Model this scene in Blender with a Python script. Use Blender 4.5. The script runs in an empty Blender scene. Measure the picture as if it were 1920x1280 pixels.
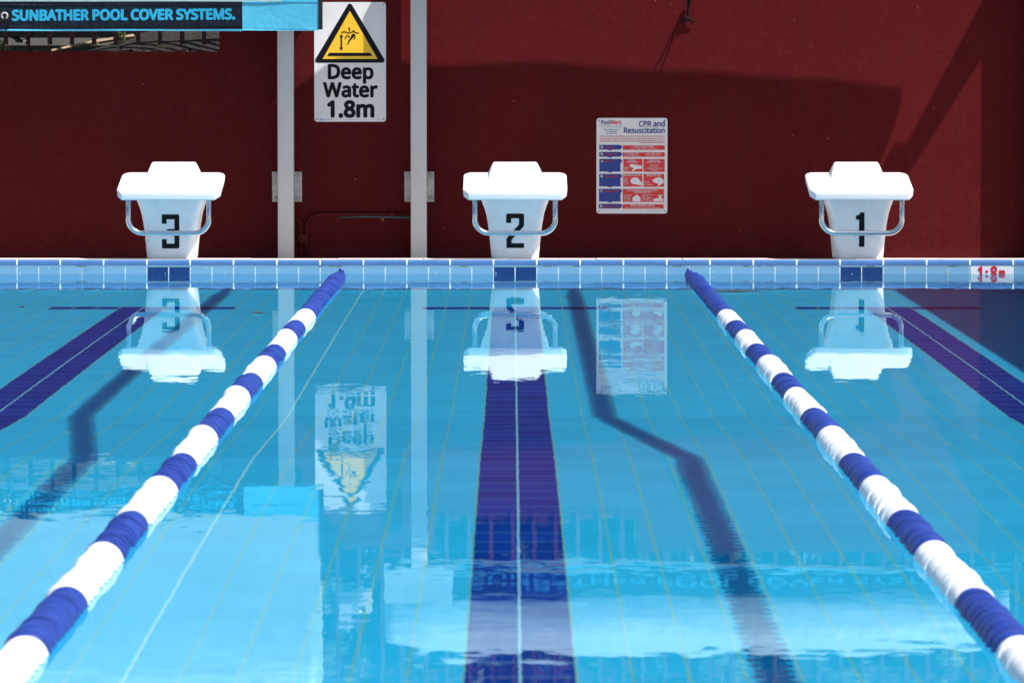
import bpy, bmesh, math, random
from mathutils import Vector, Matrix, noise
R = math.radians
random.seed(7)
S = bpy.context.scene
COL = S.collection

# ------------------------------------------------------------------ camera
CAM = Vector((-0.018, -28.3, 1.18))
FPX = 9200.0
PITCH = math.atan(510 / FPX)
cd = bpy.data.cameras.new("camera"); cam = bpy.data.objects.new("camera", cd); COL.objects.link(cam)
cam.location = CAM
cam.rotation_euler = (R(90) - PITCH, 0, 0)
cd.sensor_width = 36; cd.lens = 36 * FPX / 1920
cd.clip_start = 0.1; cd.clip_end = 2000
cd.dof.use_dof = True; cd.dof.focus_distance = 28.6; cd.dof.aperture_fstop = 15
S.camera = cam

# ------------------------------------------------------------------ light
KX, KY = 0.53, 1 / 3.0                   # sun direction: x/z and (towards the camera) y/z
sun_vec = Vector((KX, -KY, 1.0)).normalized()
W = bpy.data.worlds.new("World"); S.world = W; W.use_nodes = True
nt = W.node_tree; nt.nodes.clear()
sky = nt.nodes.new('ShaderNodeTexSky'); sky.sky_type = 'NISHITA'; sky.sun_disc = False
sky.sun_elevation = math.asin(sun_vec.z)
sky.sun_rotation = math.atan2(sun_vec.x, sun_vec.y)
sky.air_density = 1.0; sky.dust_density = 0.6; sky.ozone_density = 1.0
bg = nt.nodes.new('ShaderNodeBackground'); bg.inputs['Strength'].default_value = 0.070
wo = nt.nodes.new('ShaderNodeOutputWorld')
nt.links.new(sky.outputs[0], bg.inputs[0]); nt.links.new(bg.outputs[0], wo.inputs[0])
ld = bpy.data.lights.new("sun", 'SUN'); ld.energy = 5.0; ld.angle = R(0.8); ld.color = (1.0, 0.95, 0.88)
sun = bpy.data.objects.new("sun", ld); COL.objects.link(sun)
sun.location = (8, -8, 20)
sun.rotation_euler = sun_vec.to_track_quat('Z', 'Y').to_euler()
ld.cycles.is_caustics_light = True       # lets the sun be refracted through the water
ld.cycles.use_multiple_importance_sampling = False
S.view_settings.view_transform = 'Standard'; S.view_settings.look = 'None'
S.view_settings.exposure = 0.71; S.view_settings.gamma = 1
S.cycles.max_bounces = 16; S.cycles.transmission_bounces = 8; S.cycles.glossy_bounces = 6; S.cycles.diffuse_bounces = 8
S.cycles.sample_clamp_indirect = 6.0
S.cycles.caustics_reflective = True; S.cycles.caustics_refractive = True
S.cycles.use_denoising = True

# ------------------------------------------------------------------ helpers
def P(x, y, Y):
    """world point seen at pixel (x, y) of the 1920x1280 photograph on the upright plane at depth Y"""
    d = Vector((x - 960, FPX * math.cos(PITCH) + (640 - y) * math.sin(PITCH), (640 - y) * math.cos(PITCH) - FPX * math.sin(PITCH)))
    t = (Y - CAM.y) / d.y
    return CAM + d * t
def PX(x, Y): return P(x, 300, Y).x
def PZ(y, Y): return P(960, y, Y).z

def mat(name, color, rough=0.5, metal=0.0, var=0.0, vscale=6.0, bump=0.0, bscale=60.0, spec=0.5, bdist=0.01, coat=0.0):
    m = bpy.data.materials.new(name); m.use_nodes = True
    n = m.node_tree.nodes; l = m.node_tree.links
    b = n['Principled BSDF']
    b.inputs['Base Color'].default_value = (*color, 1); b.inputs['Roughness'].default_value = rough
    b.inputs['Metallic'].default_value = metal; b.inputs['Specular IOR Level'].default_value = spec
    if coat: b.inputs['Coat Weight'].default_value = coat
    geo = n.new('ShaderNodeNewGeometry')
    if var:
        t = n.new('ShaderNodeTexNoise'); t.inputs['Scale'].default_value = vscale; t.inputs['Detail'].default_value = 6
        l.new(geo.outputs['Position'], t.inputs['Vector'])
        mp = n.new('ShaderNodeMapRange'); mp.inputs[1].default_value = 0.3; mp.inputs[2].default_value = 0.7
        mp.inputs[3].default_value = 1 - var; mp.inputs[4].default_value = 1 + var
        l.new(t.outputs[0], mp.inputs[0])
        mx = n.new('ShaderNodeVectorMath'); mx.operation = 'SCALE'
        mx.inputs[0].default_value = color
        l.new(mp.outputs[0], mx.inputs['Scale']); l.new(mx.outputs[0], b.inputs['Base Color'])
    if bump:
        t = n.new('ShaderNodeTexNoise'); t.inputs['Scale'].default_value = bscale; t.inputs['Detail'].default_value = 4
        l.new(geo.outputs['Position'], t.inputs['Vector'])
        bp = n.new('ShaderNodeBump'); bp.inputs['Strength'].default_value = bump; bp.inputs['Distance'].default_value = bdist
        l.new(t.outputs[0], bp.inputs['Height']); l.new(bp.outputs[0], b.inputs['Normal'])
    return m

def tagit(o, label=None, cat=None, group=None, kind=None):
    if label: o['label'] = label
    if cat: o['category'] = cat
    if group: o['group'] = group
    if kind: o['kind'] = kind
    return o
def thing(name, label, cat, loc=(0, 0, 0), group=None):
    o = bpy.data.objects.new(name, None); COL.objects.link(o); o.location = loc
    o.empty_display_size = 0.1
    return tagit(o, label, cat, group)
def obj(name, bm, m, parent=None, smooth=False, world=False):
    """link a bmesh as one mesh object; world=True: coordinates are world ones although it gets a parent"""
    bmesh.ops.recalc_face_normals(bm, faces=bm.faces)
    me = bpy.data.meshes.new(name)
    if world and parent is not None:
        off = parent.location
        bmesh.ops.translate(bm, verts=bm.verts, vec=-Vector(off))
    bm.to_mesh(me); bm.free()
    for x in (m if isinstance(m, (list, tuple)) else [m]): me.materials.append(x)
    if smooth:
        me.polygons.foreach_set('use_smooth', [True] * len(me.polygons))
    o = bpy.data.objects.new(name, me); COL.objects.link(o)
    if parent is not None: o.parent = parent
    return o
def autosmooth(o, ang=35):
    me = o.data
    me.polygons.foreach_set('use_smooth', [True] * len(me.polygons))
    bm = bmesh.new(); bm.from_mesh(me)
    for e in bm.edges:
        if len(e.link_faces) == 2 and e.calc_face_angle(0) > R(ang): e.smooth = False
    bm.to_mesh(me); bm.free()
    return o
def box(bm, x0, x1, y0, y1, z0, z1, bev=0.0):
    r = bmesh.ops.create_cube(bm, size=1)
    vs = r['verts']
    for v in vs:
        v.co = Vector(((x0 + x1) / 2 + v.co.x * (x1 - x0), (y0 + y1) / 2 + v.co.y * (y1 - y0), (z0 + z1) / 2 + v.co.z * (z1 - z0)))
    if bev:
        es = list({e for v in vs for e in v.link_edges})
        bmesh.ops.bevel(bm, geom=es, offset=bev, segments=2, affect='EDGES', profile=0.5)
def sheet(bm, x0, x1, y0, y1, z):
    vs = [bm.verts.new(c) for c in ((x0, y0, z), (x1, y0, z), (x1, y1, z), (x0, y1, z))]
    bm.faces.new(vs)
def tube(bm, pts, r, seg=12, cap=True):
    pts = [Vector(p) for p in pts]
    rr = r if isinstance(r, (list, tuple)) else [r] * len(pts)
    rings = []
    t0 = (pts[1] - pts[0]).normalized()
    up = Vector((0, 0, 1)) if abs(t0.z) < 0.9 else Vector((0, 1, 0))
    n = t0.cross(up).normalized()
    for i, p in enumerate(pts):
        if i == 0: t = t0
        elif i == len(pts) - 1: t = (pts[i] - pts[i - 1]).normalized()
        else: t = ((pts[i + 1] - pts[i]).normalized() + (pts[i] - pts[i - 1]).normalized()).normalized()
        n = (n - t * n.dot(t)).normalized()
        b = t.cross(n)
        rings.append([bm.verts.new(p + (n * math.cos(a) + b * math.sin(a)) * rr[i]) for a in [2 * math.pi * k / seg for k in range(seg)]])
    for a, b in zip(rings, rings[1:]):
        for k in range(seg):
            bm.faces.new((a[k], a[(k + 1) % seg], b[(k + 1) % seg], b[k]))
    if cap:
        bm.faces.new(rings[0][::-1]); bm.faces.new(rings[-1])
def loft(bm, loops, cap=True):
    rings = [[bm.verts.new(c) for c in lp] for lp in loops]
    n = len(rings[0])
    for a, b in zip(rings, rings[1:]):
        for k in range(n):
            bm.faces.new((a[k], a[(k + 1) % n], b[(k + 1) % n], b[k]))
    if cap:
        bm.faces.new(rings[0][::-1]); bm.faces.new(rings[-1])
    return rings
def plate(bm, pts, y, t):
    """polygon of (x, z) points standing upright with its front at depth y, thickness t (backwards)"""
    f = [bm.verts.new((a, y, b)) for a, b in pts]
    k = [bm.verts.new((a, y + t, b)) for a, b in pts]
    n = len(pts)
    ff = bm.faces.new(f); bk = bm.faces.new(k[::-1])
    for i in range(n): bm.faces.new((f[i], k[i], k[(i + 1) % n], f[(i + 1) % n]))
    ff.normal_update(); bk.normal_update()
    bmesh.ops.triangulate(bm, faces=[ff, bk])
def rrect(x0, x1, z0, z1, r, n=5):
    pts = []
    for cx, cz, a0 in ((x1 - r, z1 - r, 0), (x0 + r, z1 - r, 90), (x0 + r, z0 + r, 180), (x1 - r, z0 + r, 270)):
        for i in range(n + 1):
            a = R(a0 + 90 * i / n); pts.append((cx + r * math.cos(a), cz + r * math.sin(a)))
    return pts
try: FONT = bpy.data.fonts.load(bpy.utils.system_resource('DATAFILES', path='fonts') + '/NotoSansMath-Regular.woff2')
except Exception: FONT = None
_cap = []
def cap_height():
    if not _cap:
        cu = bpy.data.curves.new('lettering', 'FONT'); cu.body = 'H'
        if FONT: cu.font = FONT
        o = bpy.data.objects.new('lettering', cu); COL.objects.link(o)
        dg = bpy.context.evaluated_depsgraph_get(); dg.update()
        me = bpy.data.meshes.new_from_object(o.evaluated_get(dg), depsgraph=dg)
        _cap.append(max([v.co.y for v in me.vertices] or [0.7]))
        bpy.data.objects.remove(o); bpy.data.curves.remove(cu); bpy.data.meshes.remove(me)
    return _cap[0]
def text(bm, s, x, z, h, y, align='LEFT', bold=0.0, sx=None, width=None, shear=0.0, place=None):
    """flat lettering on the upright plane y: baseline z, capital height h; width: total width wanted"""
    cu = bpy.data.curves.new('lettering', 'FONT'); cu.body = s; cu.size = 1.0; cu.resolution_u = 3; cu.shear = shear
    if FONT: cu.font = FONT
    o = bpy.data.objects.new('lettering', cu); COL.objects.link(o)
    dg = bpy.context.evaluated_depsgraph_get(); dg.update()
    me = bpy.data.meshes.new_from_object(o.evaluated_get(dg), depsgraph=dg)
    bpy.data.objects.remove(o); bpy.data.curves.remove(cu)
    if not me.vertices: bpy.data.meshes.remove(me); return
    k = h / cap_height()
    xs = [v.co.x for v in me.vertices]; a, b = min(xs), max(xs)
    kx = k if width is None else width / (b - a)
    if sx: kx = k * sx
    w = (b - a) * kx
    x0 = x if align == 'LEFT' else (x - w / 2 if align == 'CENTER' else x - w)
    br = bold * k
    if br: kx *= (w - 2 * br) / w; x0 += br
    offs = [(0, 0)] if br <= 0 else [(br * math.cos(R(a_)), br * math.sin(R(a_))) for a_ in range(0, 360, 45)]
    for j, (ox, oz) in enumerate(offs):                            # heavier strokes: shifted copies, a hair apart in depth
        dy = -0.00006 * j
        vs = []
        for v in me.vertices:
            u, q = x0 + (v.co.x - a) * kx + ox, z + v.co.y * k + oz
            pt = Vector(place(u, q) if place else (u, y, q)); pt.y += dy
            vs.append(bm.verts.new(pt))
        for p in me.polygons:
            try: bm.faces.new([vs[i] for i in p.vertices])
            except ValueError: pass
    bpy.data.meshes.remove(me)
def copy_tree(o, parent=None):
    c = o.copy(); COL.objects.link(c)
    if parent is not None: c.parent = parent
    for ch in list(o.children): copy_tree(ch, c)
    return c

# node helper for floor / tiles
class NB:
    def __init__(s, m): s.t = m.node_tree; s.n = s.t.nodes; s.l = s.t.links
    def m(s, op, a, b=None, c=None):
        x = s.n.new('ShaderNodeMath'); x.operation = op
        for i, v in enumerate((a, b, c)):
            if v is None: continue
            if isinstance(v, (int, float)): x.inputs[i].default_value = v
            else: s.l.new(v, x.inputs[i])
        return x.outputs[0]
    def mix(s, f, a, b):
        x = s.n.new('ShaderNodeMix'); x.data_type = 'RGBA'
        for v, i in ((f, 0), (a, 6), (b, 7)):
            if isinstance(v, (int, float)): x.inputs[i].default_value = v
            elif isinstance(v, tuple): x.inputs[i].default_value = (*v, 1)
            else: s.l.new(v, x.inputs[i])
        return x.outputs[2]
    def noise(s, vec, scale, detail=3, dim='3D'):
        x = s.n.new('ShaderNodeTexNoise'); x.inputs['Scale'].default_value = scale; x.inputs['Detail'].default_value = detail
        s.l.new(vec, x.inputs['Vector']); return x
    def pos(s):
        g = s.n.new('ShaderNodeNewGeometry'); q = s.n.new('ShaderNodeSeparateXYZ'); s.l.new(g.outputs['Position'], q.inputs[0])
        return g.outputs['Position'], q.outputs[0], q.outputs[1], q.outputs[2]
    def comb(s, x, y, z):
        c = s.n.new('ShaderNodeCombineXYZ')
        for i, v in enumerate((x, y, z)):
            if isinstance(v, (int, float)): c.inputs[i].default_value = v
            else: s.l.new(v, c.inputs[i])
        return c.outputs[0]
    def line(s, v, pitch, off, w):
        """1 within w/2 of the multiples of pitch"""
        a = s.m('ADD', v, -off + pitch / 2); f = s.m('FLOORED_MODULO', a, pitch)
        d = s.m('ABSOLUTE', s.m('SUBTRACT', f, pitch / 2))
        return s.m('LESS_THAN', d, w / 2)
    def band(s, v, c, hw):
        return s.m('LESS_THAN', s.m('ABSOLUTE', s.m('SUBTRACT', v, c)), hw)

# ------------------------------------------------------------------ plan
XL, XR = -9.0, 3.14                     # pool sides
YE = -25.0                              # near end of the pool
ZD = 0.082                              # deck above the water
DEEP, SHAL = -1.8, -1.17
YS0, YS1 = -9.6, -12.1                  # where the floor slopes up
WY = 2.75                               # front of the red wall

# ------------------------------------------------------------------ materials
M = {}
M['white_plastic'] = mat('white_plastic', (0.80, 0.81, 0.82), 0.35, var=0.06, vscale=11, bump=0.25, bscale=160, bdist=0.004)
M['white_grip'] = mat('white_grip', (0.82, 0.83, 0.84), 0.55, bump=0.9, bscale=210, bdist=0.008)
M['steel'] = mat('steel', (0.62, 0.63, 0.65), 0.22, 1.0, bump=0.05, bscale=300)
M['number_black'] = mat('number_black', (0.006, 0.009, 0.012), 0.6, spec=0.12)
M['post_white'] = mat('post_white', (0.45, 0.46, 0.49), 0.45, var=0.05, vscale=4)
M['galv'] = mat('galv', (0.42, 0.41, 0.40), 0.5, 0.15, var=0.18, vscale=25)
M['bolt'] = mat('bolt', (0.35, 0.34, 0.33), 0.4, 0.7)
M['sign_white'] = mat('sign_white', (0.66, 0.66, 0.69), 0.3, var=0.03, vscale=12)
M['sign_black'] = mat('sign_black', (0.005, 0.006, 0.010), 0.5, spec=0.12)
M['sign_yellow'] = mat('sign_yellow', (0.80, 0.47, 0.015), 0.35)
M['sign_red'] = mat('sign_red', (0.58, 0.02, 0.025), 0.4, var=0.12, vscale=60)
M['sign_blue'] = mat('sign_blue', (0.008, 0.03, 0.24), 0.4, var=0.1, vscale=60)
M['sign_dimred'] = mat('sign_dimred', (0.30, 0.02, 0.06), 0.4)
M['sign_grey'] = mat('sign_grey', (0.25, 0.28, 0.36), 0.5)
M['logo_blue'] = mat('logo_blue', (0.03, 0.25, 0.55), 0.4)
M['cover_blue'] = mat('cover_blue', (0.06, 0.38, 0.57), 0.42, var=0.08, vscale=5, bump=0.35, bscale=28, bdist=0.012)
M['cover_pale'] = mat('cover_pale', (0.33, 0.43, 0.46), 0.45, var=0.05, vscale=3, bump=0.3, bscale=9, bdist=0.03)
M['cover_dark'] = mat('cover_dark', (0.006, 0.009, 0.018), 0.42, spec=0.22, var=0.3, vscale=20, bump=0.6, bscale=30, bdist=0.012)
M['cover_text'] = mat('cover_text', (0.012, 0.31, 0.53), 0.45)
M['cover_text_dim'] = mat('cover_text_dim', (0.012, 0.20, 0.36), 0.45)  # lettering blue darkened to dim its mirror image in the water
M['black_trim'] = mat('black_trim', (0.008, 0.008, 0.010), 0.35)
M['cord'] = mat('cord', (0.006, 0.006, 0.007), 0.7, spec=0.1)
M['pipe_red'] = mat('pipe_red', (0.085, 0.008, 0.009), 0.6, spec=0.12, var=0.12, vscale=30)
M['teal'] = mat('teal', (0.03, 0.14, 0.15), 0.6)
M['rust'] = mat('rust', (0.30, 0.10, 0.03), 0.7)
M['paling_red'] = mat('paling_red', (0.10, 0.012, 0.013), 0.55, var=0.15, vscale=12)
M['rope_blue'] = mat('rope_blue', (0.011, 0.034, 0.235), 0.42, var=0.25, vscale=26, bump=0.2, bscale=50)
M['rope_white'] = mat('rope_white', (0.80, 0.80, 0.81), 0.38, var=0.04, vscale=20, bump=0.2, bscale=50)
M['soil'] = mat('soil', (0.016, 0.011, 0.008), 0.95, var=0.6, vscale=22, bump=1.0, bscale=30, bdist=0.05)
M['timber'] = mat('timber', (0.30, 0.22, 0.15), 0.85, var=0.25, vscale=18)
M['sheet_grey'] = mat('sheet_grey', (0.055, 0.050, 0.042), 0.6, var=0.08, vscale=6)
M['weed'] = mat('weed', (0.11, 0.12, 0.025), 0.6, var=0.35, vscale=20)
M['dry'] = mat('dry', (0.34, 0.25, 0.13), 0.8, var=0.3, vscale=30)
M['leaf'] = mat('leaf', (0.035, 0.065, 0.02), 0.6, var=0.5, vscale=3)
M['bark'] = mat('bark', (0.06, 0.045, 0.035), 0.9, var=0.3, vscale=10)
M['concrete'] = mat('concrete', (0.50, 0.44, 0.385), 0.85, var=0.12, vscale=3, bump=0.3, bscale=80)
M['coping'] = mat('coping', (0.66, 0.55, 0.50), 0.8, var=0.10, vscale=7, bump=0.3, bscale=80)
M['earth'] = mat('earth', (0.16, 0.17, 0.09), 0.95, var=0.3, vscale=0.6)

def wall_paint():
    m = bpy.data.materials.new('red_render'); m.use_nodes = True
    b = NB(m); bs = b.n['Principled BSDF']
    p, x, y, z = b.pos()
    n1 = b.noise(p, 1.3, 5); n2 = b.noise(p, 22, 6); n3 = b.noise(p, 130, 3)
    base = b.mix(b.m('MULTIPLY', n1.outputs[0], 1.0), (0.052, 0.0046, 0.0060), (0.098, 0.0070, 0.0088))
    base = b.mix(b.m('MULTIPLY', b.m('GREATER_THAN', n2.outputs[0], 0.60), 0.25), base, (0.105, 0.014, 0.016))
    st = b.noise(b.comb(b.m('MULTIPLY', x, 9.0), 0.0, b.m('MULTIPLY', z, 0.7)), 1.0, 4)          # roller marks and runs
    base = b.mix(b.m('MULTIPLY', b.m('SUBTRACT', st.outputs[0], 0.42), 1.1), base, (0.066, 0.0090, 0.0100))
    # small chips and flecks of dried paint
    v = b.n.new('ShaderNodeTexVoronoi'); v.inputs['Scale'].default_value = 9; b.l.new(p, v.inputs['Vector'])
    q = b.n.new('ShaderNodeSeparateColor'); b.l.new(v.outputs['Color'], q.inputs[0])
    fl = b.m('MULTIPLY', b.m('LESS_THAN', v.outputs['Distance'], 0.035), b.m('GREATER_THAN', q.outputs[0], 0.80))
    base = b.mix(b.m('MULTIPLY', fl, 0.75), base, (0.34, 0.20, 0.18))
    v2 = b.n.new('ShaderNodeTexVoronoi'); v2.inputs['Scale'].default_value = 38; b.l.new(p, v2.inputs['Vector'])
    q2 = b.n.new('ShaderNodeSeparateColor'); b.l.new(v2.outputs['Color'], q2.inputs[0])
    pn = b.noise(p, 0.9, 3)
    fl2 = b.m('MULTIPLY', b.m('LESS_THAN', v2.outputs['Distance'], b.m('MULTIPLY', q2.outputs[1], 0.16)), b.m('GREATER_THAN', b.m('ADD', q2.outputs[0], b.m('MULTIPLY', pn.outputs[0], 0.5)), 1.17))
    base = b.mix(b.m('MULTIPLY', fl2, 0.6), base, (0.26, 0.12, 0.09))
    # splash marks and dirt low on the wall
    low = b.m('MULTIPLY', b.m('LESS_THAN', z, b.m('MULTIPLY', n2.outputs[0], 0.10)), 0.22)
    base = b.mix(low, base, (0.09, 0.022, 0.020))
    b.l.new(base, bs.inputs['Base Color']); bs.inputs['Roughness'].default_value = 0.6; bs.inputs['Specular IOR Level'].default_value = 0.05
    bp = b.n.new('ShaderNodeBump'); bp.inputs['Strength'].default_value = 0.55; bp.inputs['Distance'].default_value = 0.010
    h = b.m('ADD', b.m('MULTIPLY', n2.outputs[0], 0.5), b.m('MULTIPLY', n3.outputs[0], 0.55))
    b.l.new(h, bp.inputs['Height']); b.l.new(bp.outputs[0], bs.inputs['Normal'])
    return m
M['red_render'] = wall_paint()

def floor_tiles():
    m = bpy.data.materials.new('pool_floor_tiles'); m.use_nodes = True
    b = NB(m); bs = b.n['Principled BSDF']
    p, x, y, z = b.pos()
    # shade of each tile
    cx = b.m('FLOOR', b.m('DIVIDE', x, 0.125)); cy = b.m('FLOOR', b.m('DIVIDE', y, 0.25))
    wn = b.n.new('ShaderNodeTexWhiteNoise'); b.l.new(b.comb(cx, cy, 0), wn.inputs['Vector'])
    big = b.noise(p, 0.8, 4)
    t = b.m('ADD', b.m('MULTIPLY', wn.outputs['Value'], 0.45), b.m('MULTIPLY', big.outputs[0], 0.6))
    light = b.mix(t, (0.016, 0.405, 0.635), (0.028, 0.48, 0.755))
    dark = b.mix(wn.outputs['Value'], (0.004, 0.038, 0.24), (0.006, 0.050, 0.30))
    # lane lines with a cross at each end, two metres from the walls
    lane = b.line(x, 2.0, 0.0, 0.25)
    inl = b.m('MULTIPLY', b.m('LESS_THAN', y, -2.0), b.m('GREATER_THAN', y, YE + 2.0))
    lane = b.m('MULTIPLY', lane, inl)
    cr = b.m('MULTIPLY', b.line(x, 2.0, 0.0, 1.0), b.m('MAXIMUM', b.band(y, -2.0, 0.125), b.band(y, YE + 2.0, 0.125)))
    navy = b.m('MAXIMUM', lane, cr)
    c = b.mix(navy, light, dark)
    # grout
    gx = b.line(x, 0.125, 0.0, 0.0075); gy = b.line(y, 0.25, 0.0, 0.012)
    gn = b.noise(p, 5, 3)
    gcol = b.mix(gn.outputs[0], (0.10, 0.44, 0.40), (0.22, 0.44, 0.22))
    mid = b.line(x, 2.0, 0.0, 0.02)
    gcol = b.mix(mid, gcol, (0.30, 0.70, 0.72))
    c = b.mix(b.m('MULTIPLY', gy, b.m('ADD', b.m('MULTIPLY', navy, 0.22), 0.10)), c, (0.15, 0.45, 0.60))
    c = b.mix(b.m('MULTIPLY', gx, 0.62), c, gcol)
    jt = b.m('MULTIPLY', b.band(x, -0.875, 0.004), b.m('LESS_THAN', y, 0.0))      # pale movement joint
    c = b.mix(b.m('MULTIPLY', jt, 0.5), c, (0.42, 0.80, 0.84))
    b.l.new(c, bs.inputs['Base Color']); bs.inputs['Roughness'].default_value = 0.7; bs.inputs['Specular IOR Level'].default_value = 0.0
    return m
M['floor'] = floor_tiles()

def wall_tiles():
    m = bpy.data.materials.new('waterline_tiles'); m.use_nodes = True
    b = NB(m); bs = b.n['Principled BSDF']
    p, x, y, z = b.pos()
    u = b.m('ADD', x, y)
    cx = b.m('FLOOR', b.m('DIVIDE', u, 0.125)); cz = b.m('FLOOR', b.m('DIVIDE', b.m('SUBTRACT', z, 0.0505), 0.125))
    wn = b.n.new('ShaderNodeTexWhiteNoise'); b.l.new(b.comb(cx, cz, 1.0), wn.inputs['Vector'])
    n = b.noise(p, 30, 4)
    light = b.mix(wn.outputs['Value'], (0.165, 0.335, 0.50), (0.195, 0.37, 0.54))
    light = b.mix(b.m('MULTIPLY', n.outputs[0], 0.25), light, (0.135, 0.28, 0.43))
    dark = b.mix(n.outputs[0], (0.001, 0.028, 0.135), (0.003, 0.040, 0.17))
    lane = b.m('MULTIPLY', b.line(x, 2.0, 0.0, 0.25), b.m('GREATER_THAN', y, -0.1))
    c = b.mix(lane, light, dark)
    gx = b.line(u, 0.125, 0.0, 0.0058); gz = b.line(z, 0.125, 0.0455, 0.010)
    gn = b.noise(p, 9, 3)
    gc = b.mix(b.m('GREATER_THAN', gn.outputs[0], 0.63), (0.66, 0.67, 0.68), (0.42, 0.40, 0.36))
    c = b.mix(b.m('MAXIMUM', gx, gz), c, gc)
    # dried splash drops
    v = b.n.new('ShaderNodeTexVoronoi'); v.inputs['Scale'].default_value = 55; b.l.new(p, v.inputs['Vector'])
    q = b.n.new('ShaderNodeSeparateColor'); b.l.new(v.outputs['Color'], q.inputs[0])
    fl = b.m('MULTIPLY', b.m('LESS_THAN', v.outputs['Distance'], 0.20), b.m('GREATER_THAN', q.outputs[0], 0.86))
    c = b.mix(b.m('MULTIPLY', fl, 0.6), c, b.mix(b.m('GREATER_THAN', q.outputs[1], 0.5), (0.75, 0.8, 0.85), (0.05, 0.14, 0.28)))
    b.l.new(c, bs.inputs['Base Color']); bs.inputs['Roughness'].default_value = 0.22
    return m
M['wall_tiles'] = wall_tiles()

def rim_tiles():
    m = bpy.data.materials.new('rim_tiles'); m.use_nodes = True
    b = NB(m); bs = b.n['Principled BSDF']
    p, x, y, z = b.pos()
    n = b.noise(p, 20, 4)
    c = b.mix(n.outputs[0], (0.045, 0.125, 0.31), (0.08, 0.185, 0.40))
    g = b.line(b.m('ADD', x, b.m('MULTIPLY', y, b.m('LESS_THAN', y, -0.2))), 0.25, 0.125, 0.008)
    c = b.mix(g, c, (0.80, 0.80, 0.80))
    b.l.new(c, bs.inputs['Base Color']); bs.inputs['Roughness'].default_value = 0.2
    return m
M['rim'] = rim_tiles()

def water_mat():
    m = bpy.data.materials.new('pool_water'); m.use_nodes = True
    b = NB(m); b.n.remove(b.n['Principled BSDF'])
    p, x, y, z = b.pos()
    # slopes of the small ripples, given straight as a tilted normal
    def field(scale, amp, stretch=1.0, patch=None):
        mp = b.n.new('ShaderNodeMapping'); mp.inputs['Scale'].default_value = (scale * stretch, scale, scale); b.l.new(p, mp.inputs['Vector'])
        t = b.n.new('ShaderNodeTexNoise'); t.inputs['Scale'].default_value = 1; t.inputs['Detail'].default_value = 2
        b.l.new(mp.outputs[0], t.inputs['Vector'])
        s = b.n.new('ShaderNodeVectorMath'); s.operation = 'SUBTRACT'; b.l.new(t.outputs['Color'], s.inputs[0]); s.inputs[1].default_value = (0.5, 0.5, 0.5)
        k = b.n.new('ShaderNodeVectorMath'); k.operation = 'SCALE'; b.l.new(s.outputs[0], k.inputs[0])
        if patch is None: k.inputs['Scale'].default_value = amp
        else: b.l.new(b.m('MULTIPLY', patch, amp), k.inputs['Scale'])
        return k.outputs[0]
    def add(a, c):
        s = b.n.new('ShaderNodeVectorMath'); s.operation = 'ADD'; b.l.new(a, s.inputs[0]); b.l.new(c, s.inputs[1]); return s.outputs[0]
    pn = b.noise(p, 0.35, 2)
    pt = b.n.new('ShaderNodeMapRange'); pt.inputs[1].default_value = 0.42; pt.inputs[2].default_value = 0.62; pt.inputs[3].default_value = 0.35; pt.inputs[4].default_value = 1.0
    b.l.new(pn.outputs[0], pt.inputs[0])
    lf = b.n.new('ShaderNodeMapRange'); lf.inputs[1].default_value = -1.2; lf.inputs[2].default_value = -2.6; lf.inputs[3].default_value = 1.0; lf.inputs[4].default_value = 2.2
    b.l.new(x, lf.inputs[0])
    patch = b.m('MULTIPLY', pt.outputs[0], lf.outputs[0])
    s = add(field(0.9, RIP[0], 0.6), field(5.0, RIP[1], 0.7, patch))
    s = add(s, field(17.0, RIP[2], 0.8, patch))
    q = b.n.new('ShaderNodeSeparateXYZ'); b.l.new(s, q.inputs[0])
    nn = b.n.new('ShaderNodeVectorMath'); nn.operation = 'NORMALIZE'; b.l.new(b.comb(q.outputs[0], q.outputs[1], 1.0), nn.inputs[0])
    bf = b.n.new('ShaderNodeNewGeometry').outputs['Backfacing']          # the same ripples seen from below
    fl = b.n.new('ShaderNodeVectorMath'); fl.operation = 'SCALE'; b.l.new(nn.outputs[0], fl.inputs[0]); b.l.new(b.m('MULTIPLY_ADD', bf, -2.0, 1.0), fl.inputs['Scale'])
    nn = fl
    rf = b.n.new('ShaderNodeBsdfRefraction'); rf.inputs['IOR'].default_value = 1.333; rf.inputs['Roughness'].default_value = 0.0
    gs = b.n.new('ShaderNodeBsdfGlossy'); gs.inputs['Roughness'].default_value = 0.0; gs.inputs['Color'].default_value = (0.80, 0.96, 1, 1)
    fr = b.n.new('ShaderNodeFresnel'); fr.inputs['IOR'].default_value = 1.333
    for q in (rf, gs, fr): b.l.new(nn.outputs[0], q.inputs['Normal'])
    mx = b.n.new('ShaderNodeMixShader'); b.l.new(b.m('MULTIPLY', fr.outputs[0], b.m('ADD', b.m('MULTIPLY', bf, 0.19), 0.81)), mx.inputs[0])   # glare reduced as by a polarising filter
    b.l.new(rf.outputs[0], mx.inputs[1]); b.l.new(gs.outputs[0], mx.inputs[2])
    b.l.new(mx.outputs[0], b.n['Material Output'].inputs['Surface'])
    return m
RIP = (0.0024, 0.0064, 0.0100)
M['water'] = water_mat()

# ------------------------------------------------------------------ the pool (setting)
bm = bmesh.new(); sheet(bm, XL, XR, YE, 0.0, 0.0)
water = tagit(obj('water', bm, M['water']), kind='structure')
water.data.polygons[0].use_smooth = True
water.cycles.is_caustics_caster = True

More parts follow.
